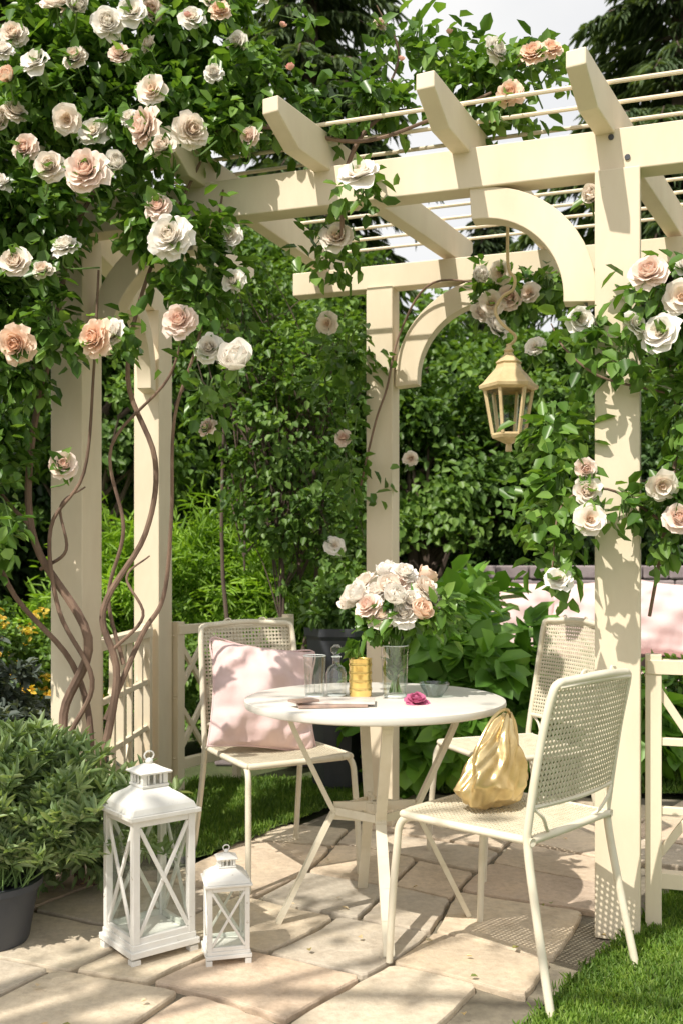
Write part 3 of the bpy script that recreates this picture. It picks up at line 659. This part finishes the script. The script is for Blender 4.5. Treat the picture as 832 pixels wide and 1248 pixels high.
def tree(name,base,h,crowns,leafn,mat,LL,WW,tr=.08,stems=1):
    e=empty(name); B=MB(); L=Leaves(); base=np.array(base,float)
    for s_ in range(stems):
        b0=base+np.array([random.gauss(0,.1*(stems>1)),random.gauss(0,.1*(stems>1)),-.05])
        top=np.array(crowns[s_%len(crowns)][0],float); B.tube([b0,b0*.6+top*.4+np.array([random.gauss(0,.08),0,0]),top],[tr,tr*.7,tr*.35],8,5)
        for c,r in crowns:
            cc=L.blob(c,r,int(leafn*r[0]*r[2]/stems),int(26+30*r[0]*r[2]),.30*min(r),LL,WW,shell=.35)
            for k in cc[:9]:
                st=b0+(top-b0)*random.uniform(.4,.95); B.tube([st,(st+k)/2+np.array([0,0,.1]),k],[tr*.35,tr*.2,tr*.07],5,4)
    B.obj('trunk',M_trunk,e,True); L.obj('leaves',mat,e); return e
def conifer(x,y,H,Lm,nlev=34):
    e=empty('conifer_tree'); B=MB(); B.tube([(x,y,-.05),(x+.1,y,H*.5),(x,y,H)],[.2,.13,.02],8,4); L=Leaves()
    for i in range(nlev):
        f_=i/nlev; z=.06*H+f_*H*.93; ln=Lm*(1-f_)**.75+.15
        for j in range(7):
            a=random.uniform(0,6.28); l=ln*random.uniform(.6,1.1); o=np.array([math.cos(a),math.sin(a),0])
            pts=np.array([np.array([x,y,z])+o*l*k/7+np.array([0,0,.12*l*math.sin(k/7*2)-.42*l*(k/7)**2]) for k in range(8)])
            B.tube(pts[[0,3,5,7]],[.03,.018,.01,.004],4,1)
            n=int(120*l); k=rng.random(n)**.8*7; i0=np.minimum(k.astype(int),6); p_=pts[i0]+(pts[i0+1]-pts[i0])*(k-i0)[:,None]
            sdv=np.array([-o[1],o[0],0]); lat=rng.normal(size=n)*.14*l*(1.1-k/8); p_=p_+sdv*lat[:,None]; p_[:,2]-=np.abs(lat)*.35
            ax=o*.7+sdv*np.sign(lat)[:,None]*.6+rnd(n)*.35+np.array([0,0,-.55]); L.put(p_,ax,np.array([0,0,1.])+rnd(n)*.4,.26*rng.uniform(.6,1.3,n),.036*rng.uniform(.6,1.3,n),droop=.25)
    B.obj('trunk',M_trunk,e,True); L.obj('needles',L_con,e)
for x,y,H,Lm in ((4.2,12.5,11,3.0),(9,12,11,3.0),(-.5,13.5,13,2.6),(-4.6,13,13,3.0),(-9,13,12,3.0),(2.5,17,7.4,2.0)): conifer(x,y,H,Lm)
e=empty('tall_hedge'); B=MB(); B.box((0,11.3,1.4),(26,1.0,2.8)); B.obj('hedge_light_block',paint('hedge_light_block_mat',(.02,.03,.012),(.01,.016,.006),.95,3),e)  # solid dark box added inside the hedge to block light coming through
L=Leaves(); n=38000; p_=np.stack([rng.uniform(-10,10,n),10.7+rng.normal(size=n)*.15,rng.uniform(0,3.1,n)],1); L.put(p_,rnd(n)+np.array([0,-.6,-.2]),rnd(n)*.6+np.array([0,-.6,.7]),.15*rng.uniform(.6,1.3,n),.09)
n=8000; p_=np.stack([rng.uniform(-10,10,n),rng.uniform(10.6,12,n),2.8+rng.random(n)*.35],1); L.put(p_,rnd(n),rnd(n)+np.array([0,0,1]),.13,.08); L.obj('hedge_leaves',L_dark,e)
tree('garden_tree',(-3.6,8.6,0),4,[((-3.6,8.6,3.6),(1.5,1.1,1.6)),((-2.4,8.8,2.2),(1.1,.9,1.3)),((-4.6,8.4,1.9),(1.2,.9,1.3))],6500,L_dark,.11,.065,.12)
tree('garden_tree',(-1.9,7.6,0),4,[((-2.0,7.6,2.4),(1.0,.7,1.1)),((-1.2,7.8,3.3),(.8,.7,.8)),((-2.8,7.4,3.6),(.9,.7,1.0))],7500,L_mid,.08,.048,.06)
tree('slender_shrub',(-.40,6.0,0),3,[((-.35,6.0,2.0),(.55,.4,.85)),((-.05,6.1,2.6),(.4,.35,.5)),((-.70,6.1,2.8),(.45,.4,.55)),((-.15,6.0,1.35),(.45,.35,.5))],6500,L_mid,.055,.034,.018,stems=3)
tree('garden_tree',(.9,8.6,0),3,[((.6,8.6,2.0),(1.2,.8,1.1)),((1.9,8.8,2.2),(1.1,.8,1.2)),((-.4,8.9,2.4),(1.1,.8,1.2))],7500,L_mid,.085,.055,.09)
tree('garden_tree',(3.4,8.3,0),3,[((3.2,8.3,1.9),(1.1,.8,1.2)),((4.4,8.6,2.3),(1.2,.8,1.4)),((2.2,8.0,1.5),(.8,.6,.7))],7000,L_dark,.085,.05,.08)
tree('garden_tree',(-.8,12.0,0),5,[((-.4,11.9,4.0),(1.4,1,1.2)),((-2.2,12.1,4.3),(1.6,1,1.4)),((1.6,12.2,3.3),(1.4,1,1.0))],5500,L_mid,.13,.08,.12)
tree('garden_tree',(-5.8,9.5,0),5,[((-5.2,9.5,4.6),(1.8,1.2,1.9)),((-3.6,10.3,5.6),(1.5,1,1.4))],5500,L_mid,.12,.075,.14)
# shade tree beside the camera: light dapple over the patio
tree('garden_tree',(-4.6,-.6,0),5,[((-2.6,.0,5.0),(1.3,1.3,.5)),((-1.4,-.9,4.7),(1.0,.9,.4))],330,L_mid,.10,.06,.12)

# ------------------------------------------------------------ climbing roses
def rose(name,blobs,stems,blooms,buds=(),k_=1.03):
    e=empty(name); L=Leaves(); B=MB(); T=MB()
    for c,r,n in blobs:
        cc=L.blob(c,r,n,int(16+n/32),.075,.060,.038,shell=.25,drop=.35,fold=.2,flat=1)
        c=np.array(c)
        for k in cc[::2]:
            st=c+(k-c)*random.uniform(0,.35); T.tube([st,(st+k)/2+np.array([0,0,.04]),k],[.004,.003,.0015],5,3)
    for pts,r in stems: B.tube(pts,r,8,7)
    for x,y,z,r in blooms:
        r*=k_
        ax=(random.gauss(-.1,.35),-1+random.gauss(0,.2),random.gauss(.28,.28))
        put_bloom(e,(x,y,z),r,ax)
        n=7; p_=np.repeat(np.array([[x,y+r*.25,z-r*.1]]),n,0); L.put(p_,rnd(n)+np.array([0,.2,0]),np.array([0,-.7,.6])+rnd(n)*.4,rng.uniform(.05,.08,n),rng.uniform(.03,.045,n))
        T.tube([(x,y+r*.2,z-r*.1),(x+random.gauss(0,.02),y+.08,z-.05),(x+random.gauss(0,.05),y+.2,z+random.gauss(0,.06))],.003,5,4)
    for x,y,z,r in buds: put_bloom(e,(x,y,z),r,(random.gauss(0,.3),-.4,.8),pick(4,3),'bud')
    if B.v: B.obj('woody_stems',M_vine,e,True)
    if T.v: T.obj('twigs',M_stem,e,True)
    L.obj('leaves',L_rose,e); return e
lb=[(-.957,3.30,3.053,.060),(-.759,3.2,2.93,.058),(-.677,3.2,2.965,.052),(-.659,3.4,3.084,.05),(-.432,3.4,3.123,.055),(-.258,3.5,3.197,.045),(-.993,3.2,2.804,.052),(-.595,3.1,2.663,.052),(-.602,3.0,2.503,.065),
(-.891,3.2,2.614,.050),(-1.029,3.2,2.524,.048),(-.918,3.1,2.423,.052),(-.778,3.0,2.371,.072),(-.47,3.1,2.537,.060),(-1.092,3.3,2.69,.045),(-1.163,3.3,2.662,.055),(-.563,3.1,2.484,.045),(-.897,3.2,2.207,.048),
(-1.06,3.2,2.152,.055),(-.577,3.1,2.297,.046),(-.524,3.0,2.169,.072),(-.383,3.4,2.301,.050),(-.363,3.3,2.12,.042),(-1.025,3.1,1.862,.062),(-.777,3.1,1.883,.062),(-.73,3.15,1.91,.05),(-.51,3.1,1.937,.060),(-.429,3.2,1.872,.050),
(-.317,3.0,1.782,.070),(-.45,3.3,1.629,.036),(-.876,3.1,1.483,.048),(-.427,3.3,2.818,.035),(-1.002,3.3,2.158,.038),(-.83,3.3,2.62,.055),(-1.2,3.3,2.2,.05),(-.99,3.5,3.15,.05),(-.35,3.3,2.92,.04),(-.86,3.2,2.99,.05),(-1.1,3.3,2.95,.05),(-.72,3.2,2.83,.042),(-1.15,3.3,2.45,.05),(-1.08,3.2,2.75,.04),(-.5,3.3,3.0,.045)]
rr_=random.Random(4)
for k in range(22):
    x=rr_.uniform(-1.15,-.3); z=rr_.uniform(2.45,3.1)
    if all(math.hypot(x-b_[0],z-b_[2])>.08 for b_ in lb): lb.append((x,3.25+rr_.uniform(-.05,.05),z,rr_.uniform(.030,.048)))
rose('climbing_rose',[((-.98,3.52,2.88),(.42,.22,.36),2300),((-.58,3.5,2.80),(.34,.18,.30),1150),((-.36,3.52,2.88),(.28,.16,.24),650),((-1.24,3.5,2.1),(.17,.2,.55),1300),((-.66,3.42,2.36),(.24,.10,.12),340),((-.47,3.42,2.12),(.12,.09,.26),290),
 ((-1.24,3.5,1.45),(.15,.16,.35),520),((-.12,3.45,2.76),(.20,.12,.12),160),((-1.35,3.5,2.65),(.28,.25,.5),1100),((-.65,3.55,3.15),(.5,.2,.18),750),((-1.0,3.42,2.0),(.12,.08,.20),190),((-.76,3.3,1.93),(.08,.05,.10),60),((-1.02,3.45,2.42),(.2,.1,.16),420),((-.45,3.3,1.75),(.08,.06,.12),60)],
 [([(-.95,3.60,-.02),(-.98,3.58,.35),(-1.02,3.62,.62),(-.92,3.58,.9),(-1.12,3.6,1.25),(-1.14,3.62,1.6),(-1.05,3.6,2.0),(-.95,3.55,2.4),(-.7,3.45,2.7)],[.022,.019,.017,.018,.014,.013,.011,.009,.006]),
  ([(-.91,3.62,-.02),(-.90,3.6,.3),(-.82,3.6,.75),(-.87,3.6,1.0),(-.72,3.62,1.28),(-.68,3.6,1.55),(-.78,3.6,1.85),(-.70,3.55,2.2),(-.5,3.5,2.6)],[.018,.016,.014,.012,.010,.010,.009,.007,.005]),
  ([(-.97,3.62,.1),(-.93,3.66,.5),(-1.0,3.66,.8),(-1.22,3.6,1.1),(-1.28,3.55,1.5),(-1.25,3.5,2.0)],[.014,.013,.011,.009,.008,.006]),
  ([(-.86,3.6,.6),(-.74,3.64,.9),(-.66,3.66,1.05),(-.62,3.6,1.35),(-.6,3.55,1.7),(-.5,3.5,2.0),(-.42,3.5,2.5)],[.011,.010,.008,.007,.006,.005,.004]),
  ([(-.99,3.60,.55),(-.90,3.56,.75),(-1.02,3.56,1.0),(-1.05,3.56,1.3),(-.93,3.56,1.5),(-.88,3.5,1.85),(-.85,3.45,2.2)],[.010,.009,.008,.007,.006,.005,.004]),
  ([(-.80,3.62,.8),(-.86,3.64,1.05),(-.80,3.62,1.3),(-.84,3.6,1.6),(-.62,3.56,1.85),(-.55,3.5,2.1)],[.008,.007,.007,.006,.005,.003]),
  ([(-1.13,3.6,1.3),(-1.25,3.58,1.45),(-1.32,3.5,1.7),(-1.3,3.5,2.1)],[.008,.006,.005,.004]),
  ([(-.84,3.6,.85),(-.72,3.58,.98),(-.78,3.58,1.12),(-.70,3.6,1.2)],[.007,.006,.005,.003]),([(-1.10,3.6,1.15),(-1.0,3.58,1.22),(-1.02,3.58,1.38),(-.93,3.58,1.45)],[.007,.006,.005,.003]),
  ([(-.7,3.45,2.6),(-.3,3.4,2.68),(.05,3.38,2.62),(.3,3.3,2.66),(.5,3.3,2.75)],[.010,.009,.007,.006,.004])],lb,[(-.17,3.3,2.83,.025),(-.5,3.2,2.95,.02),(-.2,3.35,3.0,.02)])
rose('climbing_rose',[((.15,3.42,2.78),(.24,.10,.10),170),((.5,3.38,2.82),(.22,.12,.15),420),((.25,3.5,2.98),(.2,.10,.18),160),((.66,3.45,2.92),(.12,.08,.10),110),((.06,3.3,2.42),(.09,.06,.05),40),((-.03,3.62,2.32),(.10,.08,.10),80)],
 [([(.0,3.5,2.3),(.02,3.42,2.55),(.15,3.4,2.72),(.45,3.36,2.74),(.62,3.4,2.9)],[.008,.008,.007,.005,.003]),([(.1,3.4,2.7),(.2,3.45,2.95),(.12,3.4,3.1)],[.005,.004,.002])],
 [(.056,3.1,2.399,.068),(-.018,3.5,2.332,.062),(.133,3.4,3.035,.026),(.508,3.25,2.87,.048),(.63,3.25,2.86,.048),(.547,3.2,2.702,.045),(.70,3.3,2.90,.04)],[(.2,3.3,2.86,.018),(.36,3.3,2.95,.018)])
rose('climbing_rose',[((.02,4.35,2.1),(.14,.10,.26),170),((.04,4.35,1.6),(.12,.1,.3),110),((.66,4.15,2.30),(.14,.10,.10),200),((.86,4.1,2.32),(.18,.1,.09),120)],
 [([(.08,4.38,1.5),(.15,4.36,1.8),(.20,4.36,1.95),(.26,4.38,2.2),(.4,4.3,2.4),(.7,4.2,2.35)],[.005,.005,.005,.005,.005,.003])],
 [(-.057,4.0,2.147,.050),(.007,4.3,1.722,.042),(.301,4.3,1.631,.035),(-.029,4.25,1.251,.045),(.609,4.0,2.229,.058),(.679,4.0,2.254,.056),(.63,4.0,2.135,.060),(.644,4.0,2.352,.050),(.557,4.0,2.334,.047),(.57,4.02,2.20,.047),(.76,4.0,2.271,.050)])
rose('climbing_rose',[((1.04,3.02,1.98),(.16,.10,.14),270),((1.09,3.0,1.68),(.14,.10,.20),260),((.68,3.10,1.40),(.10,.10,.22),210),((1.06,3.0,1.38),(.14,.10,.18),260),((.68,3.15,1.60),(.10,.08,.10),110),((.78,3.1,1.86),(.08,.06,.12),80),((1.24,3.05,1.6),(.13,.13,.45),380),((.67,3.05,1.17),(.07,.07,.08),55),((.86,3.0,1.33),(.08,.05,.05),45),((.86,3.0,1.80),(.08,.04,.05),40)],
 [([(1.0,3.2,1.0),(1.02,3.1,1.3),(1.05,3.08,1.6),(1.0,3.06,1.9),(.95,3.05,2.1)],[.006,.006,.006,.005,.003]),([(1.0,3.06,1.3),(.82,3.04,1.40),(.68,3.04,1.35),(.64,3.0,1.15)],[.005,.004,.003,.002]),([(1.0,3.05,1.7),(.8,3.05,1.75),(.7,3.1,1.85),(.68,3.2,1.95)],[.004,.004,.003,.002])],
 [(.80,3.15,2.35,.040),(.903,2.9,2.03,.062),(1.0,2.9,1.955,.058),(.938,2.9,1.85,.062),(.75,3.1,1.937,.047),(.687,3.5,1.942,.038),(.718,2.9,1.45,.036),(.723,2.9,1.383,.045),(.718,2.85,1.298,.050),(.64,2.9,1.125,.042),(.943,2.9,1.40,.050),(.993,2.9,1.305,.050),(.87,2.92,1.88,.044),(1.03,2.95,2.06,.038)],k_=1.0)
